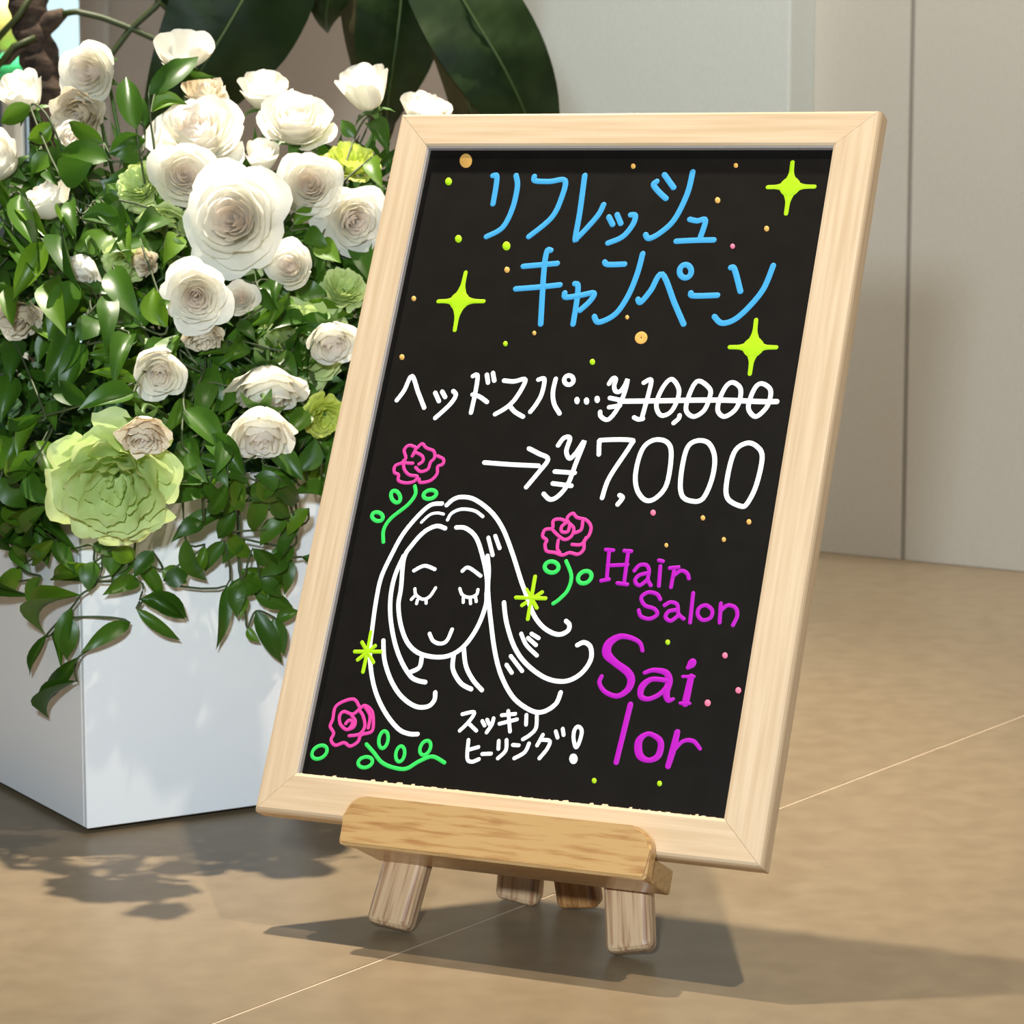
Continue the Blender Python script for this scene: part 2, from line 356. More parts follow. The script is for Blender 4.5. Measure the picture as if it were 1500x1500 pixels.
for st in (
    [[(255, 360), (300, 300), (347, 212), (385, 310), (422, 405)]],
    [[(490, 315), (512, 365)], [(532, 308), (550, 340)], [(600, 305), (615, 330), (580, 385), (490, 468)]],
    [[(720, 212), (748, 210), (735, 310), (708, 435)], [(718, 325), (760, 338), (805, 370)], [(805, 205), (812, 252)], [(842, 195), (850, 240)]],
    [[(910, 240), (970, 245), (1040, 235), (990, 335), (930, 400), (855, 445)], [(945, 395), (975, 430), (1025, 460)]],
    [[(1120, 234), (1156, 232), (1140, 320), (1105, 385), (1070, 430)], [(1225, 230), (1208, 310), (1215, 380), (1248, 440)], ell(1305, 237, 28, 28)],
    [[(790, 740), (950, 752), (1120, 760)], [(1062, 655), (1120, 685), (1178, 720), (1120, 800), (1045, 890)]],
    [[(1240, 635), (1275, 590), (1312, 592), (1290, 670), (1310, 715), (1350, 680), (1400, 610), (1350, 740), (1300, 870), (1240, 945), (1190, 965), (1152, 932)], [(1220, 795), (1340, 803)], [(1208, 868), (1320, 882)]]):
    mark(L, 'white', 6.9, 3, st)
for x, y in ((1355, 362), (1413, 365), (1478, 355)): dot('lettering_dot', 'white', 3, x, y, 17, 23)
for st in (
    [[(65, 440), (95, 398), (118, 405), (105, 460), (118, 500), (155, 498), (190, 450), (210, 408), (190, 500), (140, 620), (80, 705), (40, 722), (0, 695), (-5, 662)], [(72, 552), (150, 568)], [(66, 625), (150, 612)]],
    [[(338, 432), (395, 410), (375, 520), (325, 700)], [(262, 705), (295, 720), (330, 715)]],
    [['o', (560, 405), (612, 480), (600, 570), (550, 660), (480, 690), (440, 640), (445, 560), (500, 450)]],
    [[(618, 690), (610, 715), (572, 748)]],
    [['o', (780, 420), (858, 485), (850, 560), (810, 650), (730, 698), (672, 655), (680, 570), (730, 450)]],
    [['o', (1035, 430), (1095, 475), (1090, 570), (1050, 650), (970, 698), (920, 655), (930, 570), (980, 465)]],
    [['o', (1270, 440), (1330, 485), (1325, 570), (1290, 640), (1215, 698), (1160, 640), (1175, 550), (1220, 460)]]):
    mark(L, 'white', 6.7, 9, st)
mark('strike_line', 'white', 7.8, 9, [[(150, 578), (400, 575), (900, 568), (1250, 580), (1380, 580)]])
for st in (
    [[(155, 690), (158, 620), (175, 603), (350, 603), (345, 640), (220, 830), (175, 955)]],
    [[(282, 940), (300, 955), (270, 995)]],
    [['o', (490, 603), (570, 615), (597, 690), (570, 870), (505, 955), (440, 970), (388, 905), (380, 800), (420, 660)]],
    [['o', (750, 608), (825, 622), (862, 710), (845, 840), (790, 960), (720, 975), (662, 940), (655, 830), (690, 660)]],
    [['o', (1055, 622), (1120, 642), (1152, 710), (1115, 880), (1060, 990), (1020, 1006), (942, 960), (935, 860), (980, 680)]]):
    mark(L, 'white', 6.9, 4, st)
mark('hair_line', 'white', 6.7, 5, [[(581, -88), (515, -79), (439, -12), (354, 92), (287, 215), (230, 340), (200, 480), (178, 640), (165, 760), (175, 900), (205, 1020), (260, 1130), (330, 1215), (390, 1243), (440, 1245)]])
mark('hair_line', 'white', 6.7, 5, [[(609, -79), (647, -112), (695, -126), (770, -112), (865, -41), (932, 54), (988, 196), (1040, 360), (1070, 440), (1110, 550), (1160, 620), (1220, 660), (1270, 668), (1312, 645), (1318, 612), (1300, 592)]])
mark('hair_line', 'white', 4.4, 3, [[(405, 1105), (455, 1060), (500, 1048), (540, 1055)]])
mark('hair_line', 'white', 5, 3, [[(565, 1090), (590, 1050), (650, 1025), (730, 1035), (780, 1070)]])
mark('face_outline', 'white', 6.7, 5, [[(600, 55), (550, 42), (480, 75), (410, 150), (362, 230), (345, 400), (330, 500), (345, 620), (385, 720), (450, 778), (550, 800), (640, 785), (720, 725), (790, 620), (835, 500), (840, 430)]])
mark('hair_line', 'white', 6.7, 5, [[(360, 215), (310, 330), (285, 450), (285, 580), (310, 720), (350, 830), (400, 910), (440, 935), (485, 945)]])
mark('hair_line', 'white', 6.7, 5, [[(665, 50), (720, 55), (780, 110), (820, 230), (842, 350), (840, 450)]])
mark('hair_line', 'white', 6.7, 5, [[(845, 215), (852, 300), (848, 420), (865, 600), (890, 780), (930, 920), (1000, 1040), (1100, 1110), (1170, 1115), (1240, 1070), (1268, 1005)]])
mark('hair_line', 'white', 6.7, 5, [[(243, 705), (250, 820), (290, 940), (350, 1030), (430, 1085), (500, 1085), (537, 1050), (543, 1005)]])
mark('hair_line', 'white', 6.7, 5, [[(940, 485), (955, 600), (1000, 740), (1070, 840), (1180, 920), (1290, 940), (1380, 900), (1440, 820), (1442, 745), (1405, 715), (1365, 730)]])
for d in ([(850, 110), (875, 210)], [(890, 100), (915, 170)], [(1040, 665), (1070, 730), (1130, 790)], [(1080, 690), (1125, 730)], [(1100, 665), (1140, 690)], [(980, 795), (1045, 880)], [(955, 845), (985, 890)]):
    mark('hair_dash', 'white', 6, 5, [d])
mark('eyebrow', 'white', 5.6, 5, [[(420, 300), (480, 272), (540, 292)]]); mark('eyebrow', 'white', 5.6, 5, [[(700, 302), (735, 282), (805, 330)]])
mark('closed_eye', 'white', 4.8, 5, [[(425, 405), (432, 440), (470, 465), (510, 450), (545, 400)], [(425, 445), (405, 466)], [(440, 470), (435, 490)], [(490, 470), (490, 488)]])
mark('closed_eye', 'white', 4.8, 5, [[(685, 405), (700, 440), (740, 455), (780, 440), (790, 410)], [(705, 455), (705, 483)], [(745, 460), (747, 490)], [(775, 450), (780, 478)]])
mark('mouth', 'white', 5.8, 5, [[(510, 665), (530, 705), (570, 722), (610, 705), (640, 640)]])
for d in ([(465, 800), (450, 860), (390, 890)], [(650, 785), (645, 870), (690, 950), (750, 985)], [(708, 750), (720, 850), (760, 930), (812, 990)]): mark('neck_line', 'white', 6.7, 5, [d])
for st in (
    [[(700, 1130), (768, 1118), (740, 1170), (685, 1225)], [(735, 1182), (780, 1225)]],
    [[(815, 1170), (828, 1195)], [(843, 1163), (855, 1188)], [(880, 1155), (870, 1190), (840, 1235)]],
    [[(928, 1136), (1005, 1128)], [(915, 1185), (1015, 1160)], [(965, 1112), (975, 1230)]],
    [[(1070, 1135), (1068, 1190)], [(1130, 1140), (1125, 1210), (1090, 1250), (1050, 1275)]],
    [[(735, 1280), (728, 1385), (755, 1405), (795, 1390)], [(738, 1335), (792, 1320)]],
    [[(815, 1360), (865, 1358)]],
    [[(910, 1285), (908, 1330)], [(955, 1280), (950, 1340), (905, 1385)]],
    [[(992, 1308), (1025, 1310)], [(1085, 1300), (1060, 1350), (1000, 1385)]],
    [[(1165, 1250), (1132, 1310)], [(1160, 1278), (1205, 1285), (1190, 1330), (1145, 1385)], [(1240, 1230), (1250, 1265)], [(1280, 1215), (1285, 1250)]],
    [['o', (1368, 1202), (1390, 1225), (1378, 1285), (1357, 1322), (1343, 1275), (1347, 1225)]]):
    mark(L, 'white', 5.5, 5, st)
dot('lettering_dot', 'white', 5, 1342, 1388, 25, 31)
RD = 'painted_rose'
mark(RD, 'pink', 5, 3, [[(375, 650), (330, 635), (300, 665), (310, 710), (290, 740), (245, 760), (240, 800), (265, 815), (265, 850), (310, 865), (360, 855), (380, 825), (330, 815), (300, 780), (295, 730)],
    [(375, 655), (410, 625), (435, 650), (480, 670), (485, 710), (460, 740), (445, 780), (400, 795), (370, 770)], [(505, 700), (540, 720), (535, 750), (505, 765), (500, 810), (460, 850), (400, 862), (392, 842)],
    [(350, 700), (370, 680), (410, 700), (415, 730), (390, 750)], [(305, 742), (352, 745)], [(370, 660), (355, 690)]])
mark('painted_stem', 'green', 5.8, 3, [[(365, 885), (368, 935), (320, 1000), (220, 1080), (175, 1150), (173, 1225)]])
for e in ((248, 948, 26, 38, -25), (137, 1070, 34, 26, 20), (457, 935, 40, 26, -15)): mark('painted_leaf', 'green', 6.2, 3, [ell(*e)])
mark(RD, 'pink', 5, 3, [[(1290, 1100), (1300, 1070), (1330, 1050), (1355, 1075), (1410, 1090), (1440, 1130), (1430, 1180), (1400, 1220), (1395, 1270), (1360, 1300), (1310, 1290), (1265, 1305), (1220, 1290), (1170, 1280), (1160, 1240), (1170, 1215), (1145, 1190), (1160, 1150), (1205, 1140), (1210, 1095), (1250, 1085), (1290, 1100)],
    [(1390, 1100), (1380, 1150), (1340, 1170)], [(1300, 1100), (1262, 1130), (1262, 1162), (1298, 1162), (1310, 1125)], [(1205, 1150), (1240, 1185), (1280, 1210), (1320, 1190), (1335, 1140), (1300, 1105)],
    [(1240, 1215), (1235, 1265), (1250, 1290)], [(1325, 1240), (1380, 1240), (1410, 1200)]])
mark('painted_stem', 'green', 5.6, 5, [[(1300, 245), (1330, 330), (1310, 410), (1260, 465), (1225, 490)]])
mark('painted_leaf', 'green', 6.2, 3, [ell(1200, 1378, 42, 34, 5)]); mark('painted_leaf', 'green', 6.2, 3, [ell(1402, 1440, 44, 34, -35)])
mark(RD, 'pink', 5, 7, [[(500, 300), (470, 255), (410, 265), (360, 300), (345, 370), (330, 410), (350, 450), (335, 490), (360, 520), (410, 505), (445, 525), (490, 500), (510, 460), (570, 440), (580, 380), (570, 320), (530, 290), (500, 310), (460, 340), (410, 325), (385, 350), (390, 400), (430, 430), (460, 390), (440, 375), (420, 395)],
    [(500, 320), (520, 350), (530, 410), (500, 455), (440, 465)], [(530, 295), (560, 350), (550, 420)], [(455, 350), (475, 380), (465, 415), (430, 430)]])
for e in ((268, 560, 48, 34, -35), (638, 488, 26, 50, 10), (735, 570, 25, 45, 10), (880, 535, 28, 44, 25), (533, 618, 42, 30, -15)): mark('painted_leaf', 'green', 5.4, 7, [ell(*e)])
mark('painted_stem', 'green', 5.8, 7, [[(540, 515), (580, 560), (630, 620), (700, 650), (770, 655), (840, 615), (920, 585), (990, 620)]])
for s in ([[(1120, 335), (1078, 580)], [(1010, 455), (1180, 460)], [(1160, 425), (1045, 500)], [(1070, 410), (1130, 515)]], [[(172, 655), (150, 770), (125, 885)], [(78, 768), (228, 768)], [(195, 735), (95, 815)], [(120, 715), (185, 830)]]):
    mark('painted_sparkle', 'lime', 5.8, 5, s)
for st in (
    [[(365, 180), (350, 350)], [(345, 178), (388, 182)], [(318, 358), (362, 350)], [(475, 185), (450, 375)], [(452, 185), (492, 188)], [(412, 372), (468, 380)], [(355, 270), (470, 265)]],
    [[(510, 300), (540, 268), (580, 268), (595, 300), (588, 350), (605, 385)], [(590, 312), (535, 328), (514, 360), (540, 385), (588, 350)]],
    [[(660, 275), (652, 388)], [(652, 240), (675, 246)]],
    [[(715, 285), (765, 280)], [(742, 285), (722, 395)], [(735, 330), (780, 300), (815, 315), (825, 345)]],
    [[(660, 465), (640, 435), (590, 425), (550, 455), (570, 500), (625, 520), (642, 552), (600, 578), (550, 565), (535, 530)]],
    [[(685, 500), (720, 482), (758, 497), (765, 550), (795, 578)], [(760, 527), (710, 535), (690, 568), (720, 590), (765, 558)]],
    [[(850, 430), (832, 600)]],
    [['o', (925, 500), (960, 530), (950, 572), (905, 585), (877, 555), (885, 515)]],
    [[(1010, 490), (1003, 600)], [(1008, 532), (1050, 500), (1095, 515), (1105, 560), (1080, 615)]]):
    mark(L, 'purple', 5.6, 6, st)
for st in (
    [[(557, 762, 22), (540, 715, 24), (480, 685, 28), (420, 682, 34), (362, 722, 48), (352, 780, 52), (400, 832, 40), (470, 885, 44), (492, 935, 44), (470, 990, 36), (410, 1025, 28), (340, 1000, 26), (308, 950, 24), (320, 912, 24)]],
    [[(570, 890, 22), (620, 875, 26), (690, 888, 34), (712, 935, 40), (695, 1000, 40), (705, 1048, 30), (735, 1042, 18)], [(700, 935, 26), (610, 928, 28), (555, 970, 38), (548, 1025, 32), (590, 1042, 26), (650, 1018, 26), (690, 980, 26)]],
    [[(838, 915, 36), (805, 1065, 42)], [(790, 912, 18), (855, 912, 18)], [(775, 1066, 18), (830, 1068, 18)], [(845, 832, 46), (838, 842, 46), (820, 860, 24)]],
    [[(487, 1075, 32), (405, 1408, 30)]],
    [['o', (610, 1247, 26), (662, 1290, 34), (648, 1370, 36), (590, 1396, 28), (540, 1365, 42), (535, 1290, 42), (570, 1250, 28)]],
    [[(758, 1235, 34), (735, 1330, 38), (705, 1430, 32)], [(735, 1345, 20), (790, 1287, 22), (850, 1285, 24), (890, 1330, 20)]]):
    mark(L, 'purple', 6, 6, st)

# ------------------------------------------------------------------ easel
fc = (ground(568, 1364)+ground(922, 1404))/2
ME = Matrix.Translation(fc) @ Matrix.Rotation(YAW, 4, 'Z'); MEI = ME.inverted()
easel = empty('tabletop_easel', ME, 'small varnished wooden easel with four stubby legs holding the board', 'easel')
def in_easel(me, mtx=Matrix.Identity(4)):
    me.transform(MEI @ mtx); return me
lz = .001                                           # lip back plane, just in front of the frame
la = bl(500, 1206, lz+.012); lb = bl(952, 1246, lz+.012)
lt = (bl(540, 1170, lz+.012).y+bl(920, 1205, lz+.012).y)/2; lbm = (bl(500, 1238, lz+.012).y+bl(940, 1287, lz+.012).y)/2
print('lip', la.x, lb.x, lt, lbm)
bm = bmesh.new(); pts = []
x0, x1, y0, y1 = la.x, lb.x, lbm, lt
rc = (y1-y0)*.42
arc = lambda cx, cy, a0, a1, r, n: [(cx+r*math.cos(math.radians(a0+(a1-a0)*k/n)), cy+r*math.sin(math.radians(a0+(a1-a0)*k/n))) for k in range(n+1)]
out = arc(x0+.003, y0+.003, 180, 270, .003, 3)+arc(x1-.003, y0+.003, 270, 360, .003, 3)+arc(x1-rc, y1-rc, 0, 90, rc, 8)+arc(x0+rc, y1-rc, 90, 180, rc, 8)
va = [bm.verts.new((x, y, lz)) for x, y in out]; vb = [bm.verts.new((x, y, lz+.012)) for x, y in out]
fa_ = bm.faces.new(va[::-1]); fb = bm.faces.new(vb)
n = len(out)
for k in range(n): bm.faces.new((va[k], va[(k+1) % n], vb[(k+1) % n], vb[k]))
bmesh.ops.bevel(bm, geom=list(fb.edges)+list(fa_.edges), offset=.0018, segments=2, affect='EDGES')
o = link('ledge_lip', in_easel(bm_mesh(bm), MB), 'lip', easel)
sx1 = bl(966, 1270, -.015).x
o = link('ledge_shelf', in_easel(bm_mesh(box(x0+.004, sx1, y0+.001, -.0005, -.041, lz, .0012, 2)), MB), 'lip', easel)
def leg(bx, by, tx, ty, back, zt, w, d, m, name='leg', foot=0):
    """leg from the floor point seen at (bx,by) rising to height zt; its middle passes (tx,ty) at that height"""
    B = ground(bx, by)
    # point on the viewing line of (tx,ty): horizontal offset behind the foot fixed by `back`
    T = on_plane(tx, ty, B, BN) if back is None else on_plane(tx, ty, B+BB*back, BB)
    dirv = (T-B).normalized(); Lg = (zt-B.z)/dirv.z
    X = BR_-dirv*BR_.dot(dirv); X.normalize(); Yv = dirv.cross(X)
    bm = box(-w/2, w/2, -d/2, d/2, 0, Lg, .0052, 3)
    for v in bm.verts:
        if v.co.z < .02: v.co.z += 0
    Mx = Matrix((X, Yv, dirv)).transposed().to_4x4(); Mx.translation = B
    lowest = min((Mx @ v.co).z for v in bm.verts); Mx.translation = B-dirv*(lowest/dirv.z)   # foot flush with the floor
    o = link(name, bm_mesh(bm), m, easel); o.matrix_local = MEI @ Mx
    return B, dirv
f1 = leg(569, 1366, 602, 1250, None, .30, .031, .017, 'leg', 'front_leg')
f2 = leg(926, 1406, 921, 1292, None, .30, .031, .017, 'leg', 'front_leg')
r1 = leg(760, 1322, 765, 1262, -.003, .15, .031, .017, 'leg', 'rear_leg')
r2 = leg(852, 1331, 843, 1275, -.003, .15, .030, .017, 'backleg', 'rear_leg')
q1, q2 = MBI @ (f1[0]+f1[1]*(.27/f1[1].z)), MBI @ (f2[0]+f2[1]*(.27/f2[1].z)); zl = (q1.z+q2.z)/2
link('rest_bar', in_easel(bm_mesh(box(min(q1.x, q2.x)-.03, max(q1.x, q2.x)+.03, q1.y-.02, q1.y+.02, zl+.0088, -TH-.0005, .002, 2)), MB), 'lip', easel)
ra, rb = MEI @ (r1[0]+r1[1]*(.135/r1[1].z)), MEI @ (r2[0]+r2[1]*(.135/r2[1].z)); fa2 = MEI @ (f1[0]+f1[1]*(.135/f1[1].z)); fb2 = MEI @ (f2[0]+f2[1]*(.135/f2[1].z))
link('hinge_block', bm_mesh(box(min(fa2.x, ra.x), max(fb2.x, rb.x), fa2.y+.004, max(ra.y, rb.y), .125, .148, .002, 2)), 'lip', easel)

# ------------------------------------------------------------------ planter
C0 = Vector((-.3162, 1.968, 0)); E1 = Vector((.8504, .5261, 0)); E2 = Vector((-.5245, .8514, 0)); PS, PH = .37, .262
N1 = Vector((.5261, -.8504, 0)); N2 = Vector((-.8514, -.5245, 0))
MP = Matrix.Translation(C0) @ Matrix((E1, E2, Vector((0, 0, 1)))).transposed().to_4x4()
pl = empty('square_planter', MP, 'glossy white square planter box filled with cream roses and green vines', 'planter')
t = .006
for (a, b, c, d) in ((0, PS, 0, t), (0, PS, PS-t, PS), (0, t, t, PS-t), (PS-t, PS, t, PS-t)):
    link('side_panel', bm_mesh(box(a, b, c, d, .004, PH, .0006, 1)), 'white', pl)
link('base_panel', bm_mesh(box(t, PS-t, t, PS-t, .004, .012)), 'white', pl)
for (a, b) in ((.02, .02), (PS-.05, .02), (.02, PS-.05), (PS-.05, PS-.05)): link('foot_pad', bm_mesh(box(a, a+.03, b, b+.03, 0, .0045)), 'pot', pl)
# planting foam, domed
bm = bmesh.new(); bmesh.ops.create_grid(bm, x_segments=20, y_segments=20, size=PS/2-.008)
for v in bm.verts:
    rr = max(abs(v.co.x), abs(v.co.y))/(PS/2); hgt = .13*(1-rr**2.2)
    v.co = Vector((v.co.x+PS/2, v.co.y+PS/2, PH-.03+hgt+.01*noise.noise(v.co*40)))
link('planting_foam', bm_mesh(bm), 'foam', pl, True)

def face_Y(px):
    d = ray(px, 800); d.z = 0
    best = None
    P1 = C0; Y1 = (P1.dot(N1)/d.dot(N1))*d.y
    Y2 = (P1.dot(N2)/d.dot(N2))*d.y
    return Y1 if px >= 128 else Y2
def depth(px, py):
    if py >= 715: return face_Y(max(-150, px))-.020-.05*max(0, 1-(py-715)/110)
    return face_Y(max(-150, px))*.55+.45*2.0-.070+.26*min(1, (715-py)/640)**1.35

# ------------------------------------------------------------------ flowers
def petal(th, prof, psi, rnd, ruf, nu=7, nv=7, dip=.22, fringe=0):
    vs, fs = [], []; ph = [rnd.uniform(0, 6.28) for _ in range(4)]; tw = rnd.uniform(-.06, .06)
    for j in range(nv):
        v = j/(nv-1)
        for i in range(nu):
            u = -1+2*i/(nu-1)
            ve = v*(1-dip*abs(u)**2.4)
            r, z = prof(ve)
            wd = psi*(.42+.58*math.sin(min(1, ve*1.15)*math.pi/2))*(1-.12*v**6)
            a = th+u*wd+tw*v
            e = (v**2)*ruf
            r += e*(math.sin(3*u+ph[0])*.6+math.sin(6.5*u+ph[1])*.4); z += e*(math.sin(4*u+ph[2])*.5+math.sin(8*u+ph[3])*.35)
            if fringe and j == nv-1: z += fringe*((i % 2)*2-1); r += fringe*.6*math.sin(i*2.2+ph[0])
            vs.append((r*math.cos(a), r*math.sin(a), z))
    for j in range(nv-1):
        for i in range(nu-1): fs.append((j*nu+i, j*nu+i+1, (j+1)*nu+i+1, (j+1)*nu+i))
    return mesh(vs, fs)
def head(kind, seed):
    """list of (mesh, material) for a flower head of radius about 1, opening along +Z from the origin"""
    rnd = random.Random(seed); out = []
    if kind in ('open', 'cup', 'bud', 'wilt'):
        N, op, ruf = {'open': (36, .55, .045), 'cup': (30, .25, .035), 'bud': (18, .1, .03), 'wilt': (28, .35, .11)}[kind]
        for i in range(N):
            t = i/(N-1); th = i*2.3999+rnd.uniform(-.25, .25)
            Rm = (.08+.80*t**.9)*(1+rnd.uniform(-.05, .05)); H = (1.03+.09*math.sin(math.pi*min(1, t*1.15+.1))-.38*op*t**3)*(1.25 if kind == 'bud' else 1.0)*(1+rnd.uniform(-.06, .06))
            fl_ = -.28+(.28+.55*op)*t**1.6; cu = max(0, t-.45)*op*.55*rnd.uniform(.5, 1.4); dr = .40*op*t**3
            def prof(v, Rm=Rm, H=H, fl_=fl_, cu=cu, dr=dr):
                r = Rm*(v**.5)*(1+fl_*(v**2.4)*.75)+cu*.35*v**5
                return r, H*v**1.15-dr*v**3-cu*.30*v**6
            psi = 1.25-.35*t
            out.append((petal(th, prof, psi, rnd, ruf*(.3+t), 9, 8), ('aged' if kind == 'wilt' and t > .1 else ('blush' if t < .42 else 'petal'))))
    else:
        N = 30 if kind == 'lisi' else 22
        for i in range(N):
            t = (i/(N-1))**.75; th = i*2.3999+rnd.uniform(-.15, .15)
            Rm = (.10+.86*t)*rnd.uniform(.97, 1.04); H = .34+.36*math.sin(math.pi*min(1, t*.9))-.06*t**3+rnd.uniform(-.05, .05); cu = .25*t+.25*t**4
            def prof(v, Rm=Rm, H=H, cu=cu):
                return Rm*(v**.62)*(1-.12*(1-t)*v**3), H*v**1.5-.55*cu*v**6
            out.append((petal(th, prof, 1.05-.35*t, rnd, .05+.045*t, 17, 9, .06, .012), 'lisi' if kind == 'lisi' else 'lisiy'))
    return out
HEADS = {}
for k, ns in (('open', 3), ('cup', 3), ('bud', 2), ('wilt', 2), ('lisi', 2), ('lisiy', 2)):
    for s in range(ns):
        hs = head(k, s*17+len(k)*3+5)
        for me, m in hs: me.materials.append(M[m]); me.shade_smooth()
        HEADS[k, s] = hs
def sepal_mesh():
    vs, fs = [], []; prof = [(.0, -.05, .10), (.16, -.05, .16), (.38, -.02, .14), (.58, -.10, .08), (.70, -.22, .015)]
    for r, z, wd in prof: vs += [(r, -wd, z), (r+.03, 0, z-.02), (r, wd, z)]
    for i in range(4): fs += [(3*i, 3*i+1, 3*i+4, 3*i+3), (3*i+1, 3*i+2, 3*i+5, 3*i+4)]
    me = mesh(vs, fs); me.materials.append(M['stem']); me.shade_smooth(); return me
SEP = sepal_mesh()
FC = C0+E1*(PS/2)+E2*(PS/2)
fcount = {}
def flower(px, py, diam, kind, face, dY, label, group, sep=True, var=None):
    Y = depth(px, py)+dY; c = at(px, py, Y); r = diam/2/FPX*Y
    f = Vector(face).normalized()
    k = fcount.get(kind, 0); fcount[kind] = k+1
    nv = len([1 for q in HEADS if q[0] == kind]); hs = HEADS[kind, k % nv if var is None else var]
    zc = .45
    base = c-f*(r*zc)
    u, v = frame_of(f); Mx = Matrix((u, f.cross(u), f)).transposed().to_4x4() @ Matrix.Rotation(k*1.3, 4, 'Z'); Mx.translation = base
    isr = kind in ('open', 'cup', 'bud', 'wilt')
    e = empty('garden_rose' if isr else 'lisianthus', Mx, label, 'rose' if isr else 'lisianthus', group)
    Sm = Matrix.Scale(r*1.02, 4)
    for me, m in hs:
        o = link('petal', me, None, e); o.matrix_local = Sm
    if sep and isr:
        for a in range(5):
            o = link('sepal', SEP, None, e); o.matrix_local = Matrix.Scale(r*.95, 4) @ Matrix.Rotation(a*1.2566, 4, 'Z')
    # stem from the head down into the foam
    root = Vector((FC.x*.7+base.x*.3, FC.y*.75+base.y*.25, PH+.03)); 
    p1 = base-f*.012+Vector((0, .014, 0)); p2 = base.lerp(root, .5)+Vector((0, .02, .0))
    pts = crom([base+f*.004, p1, p2, root], 5); inv = Mx.inverted()
    link('stem', tube([inv @ q for q in pts], .0017), 'stem', e, True)
    return e
GR = 'cream roses in the white planter'
W = 'cream white rose '
roses = [
 (135, 106, 98, 'cup', (-.25, -1, -.05), .03, W+'half open on a tall bare stem at the top of the arrangement'),
 (268, 84, 96, 'cup', (.0, .55, .75), .04, W+'seen from behind with a bright leaf across it'),
 (38, 146, 84, 'bud', (-.3, -.5, .7), .02, W+'closed and pale peach below the brown trunk'),
 (2, 238, 96, 'cup', (-.6, -.8, .35), -.01, W+'with browned lower petals at the outer end of planter'),
 (120, 165, 92, 'wilt', (-.2, -.7, -.2), .055, 'faded orange-edged rose tucked under the tall half open rose'),
 (100, 212, 62, 'bud', (.3, -.8, .4), .05, W+'small bud behind the dark leaves'),
 (74, 300, 92, 'cup', (-.4, -.25, .8), .0, W+'seen from its side, smooth cupped outer petals between green leaves'),
 (292, 205, 142, 'open', (-.1, -.8, .75), .02, W+'large, fully open, just above the pink-hearted one'),
 (268, 258, 108, 'cup', (.25, -1, .15), -.005, W+'with a pinkish tightly folded heart'),
 (345, 322, 158, 'open', (-.08, -1, .08), -.03, W+'largest and widest open in the middle of the arrangement'),
 (388, 140, 92, 'cup', (.1, -.4, .9), .04, W+'seen from its side behind the plump upturned rose'),
 (434, 185, 116, 'open', (.1, -.75, .8), .01, W+'plump upturned bloom beside the yellow-green lisianthus'),
 (455, 272, 108, 'cup', (.1, -1, .15), -.005, W+'with a small blush heart beside the largest rose'),
 (538, 142, 96, 'bud', (-.3, -.3, 1), .02, W+'pointed and upright with green sepals above the board corner'),
 (622, 168, 88, 'cup', (.2, -.3, 1), .05, W+'showing only its rim over the top frame of the board'),
 (516, 322, 104, 'open', (.3, -.9, -.1), .01, W+'loose, half hidden by the upper side frame of the board'),
 (427, 392, 80, 'cup', (-.15, -1, .3), -.01, W+'round and nearly closed with a blush knob in the centre'),
 (288, 432, 104, 'open', (.1, -1, -.1), -.02, W+'with side petals spread and a beige centre'),
 (298, 487, 66, 'wilt', (.1, -.6, -.7), .015, 'dried papery rose hanging beneath the beige-centred rose'),
 (354, 438, 60, 'cup', (.0, -1, .25), -.01, W+'smallest round bloom pressed against its neighbour'),
 (235, 540, 92, 'cup', (.05, -.9, -.35), -.01, W+'long oval drooping bloom over dark leaves'),
 (484, 492, 88, 'cup', (.3, -.8, -.7), .0, W+'nodding beside the board frame with green sepals on top'),
 (392, 562, 122, 'open', (.1, -.4, -.75), .015, W+'drooping, overlapped by the lower nodding rose'),
 (382, 622, 118, 'cup', (.05, -.75, -.85), -.02, W+'nodding with ragged lower rim above the hanging vines'),
 (210, 630, 88, 'wilt', (.1, -.75, -.7), -.085, 'withered beige rose resting on the big green bloom'),
 (30, 462, 80, 'wilt', (-.2, -.9, -.4), .01, 'crinkled cream rose with brown veins behind hanging leaves'),
 (122, 388, 66, 'cup', (-.2, -.4, -.8), .02, W+'drooping half hidden behind a broad leaf'),
 (300, 143, 76, 'wilt', (.2, -.5, .8), .035, 'loose cream rose with curled petals under the upright leaf'),
 (385, 238, 66, 'bud', (.1, -.5, .8), .03, W+'wedged between the larger open blooms'),
 (215, 385, 46, 'wilt', (-.3, -.8, .1), .02, 'small dried blossom with upturned pale petals'),
]
for a in roses: flower(*a, GR)
GL = 'green lisianthus in the white planter'
for a in ((166, 712, 226, 'lisi', (.0, -1, -.28), -.035, 'huge pale green ruffled lisianthus hanging over the planter corner'),
          (515, 232, 104, 'lisiy', (.1, -.5, .8), .03, 'yellow-green frilly lisianthus beside the top of the board frame'),
          (204, 268, 88, 'lisi', (-.3, -.7, .4), .03, 'pale green lisianthus tucked behind the pink-hearted rose'),
          (240, 335, 92, 'lisi', (-.1, -.6, -.6), .03, 'soft green lisianthus below the largest rose'),
          (440, 500, 160, 'lisi', (.1, -.8, .25), .05, 'wide pale green lisianthus behind the nodding rose by the frame'),
          (478, 610, 76, 'lisiy', (.3, -.7, -.2), .03, 'small yellow-green lisianthus peeping out beside the board frame'),
          (180, 385, 78, 'lisi', (-.2, -.7, -.2), .03, 'pale green lisianthus under the glossy curved leaves'),
          (505, 420, 82, 'lisi', (.2, -.6, .5), .03, 'pale green frilled lisianthus above the nodding rose by the frame')):
    flower(*a, GL, sep=False)

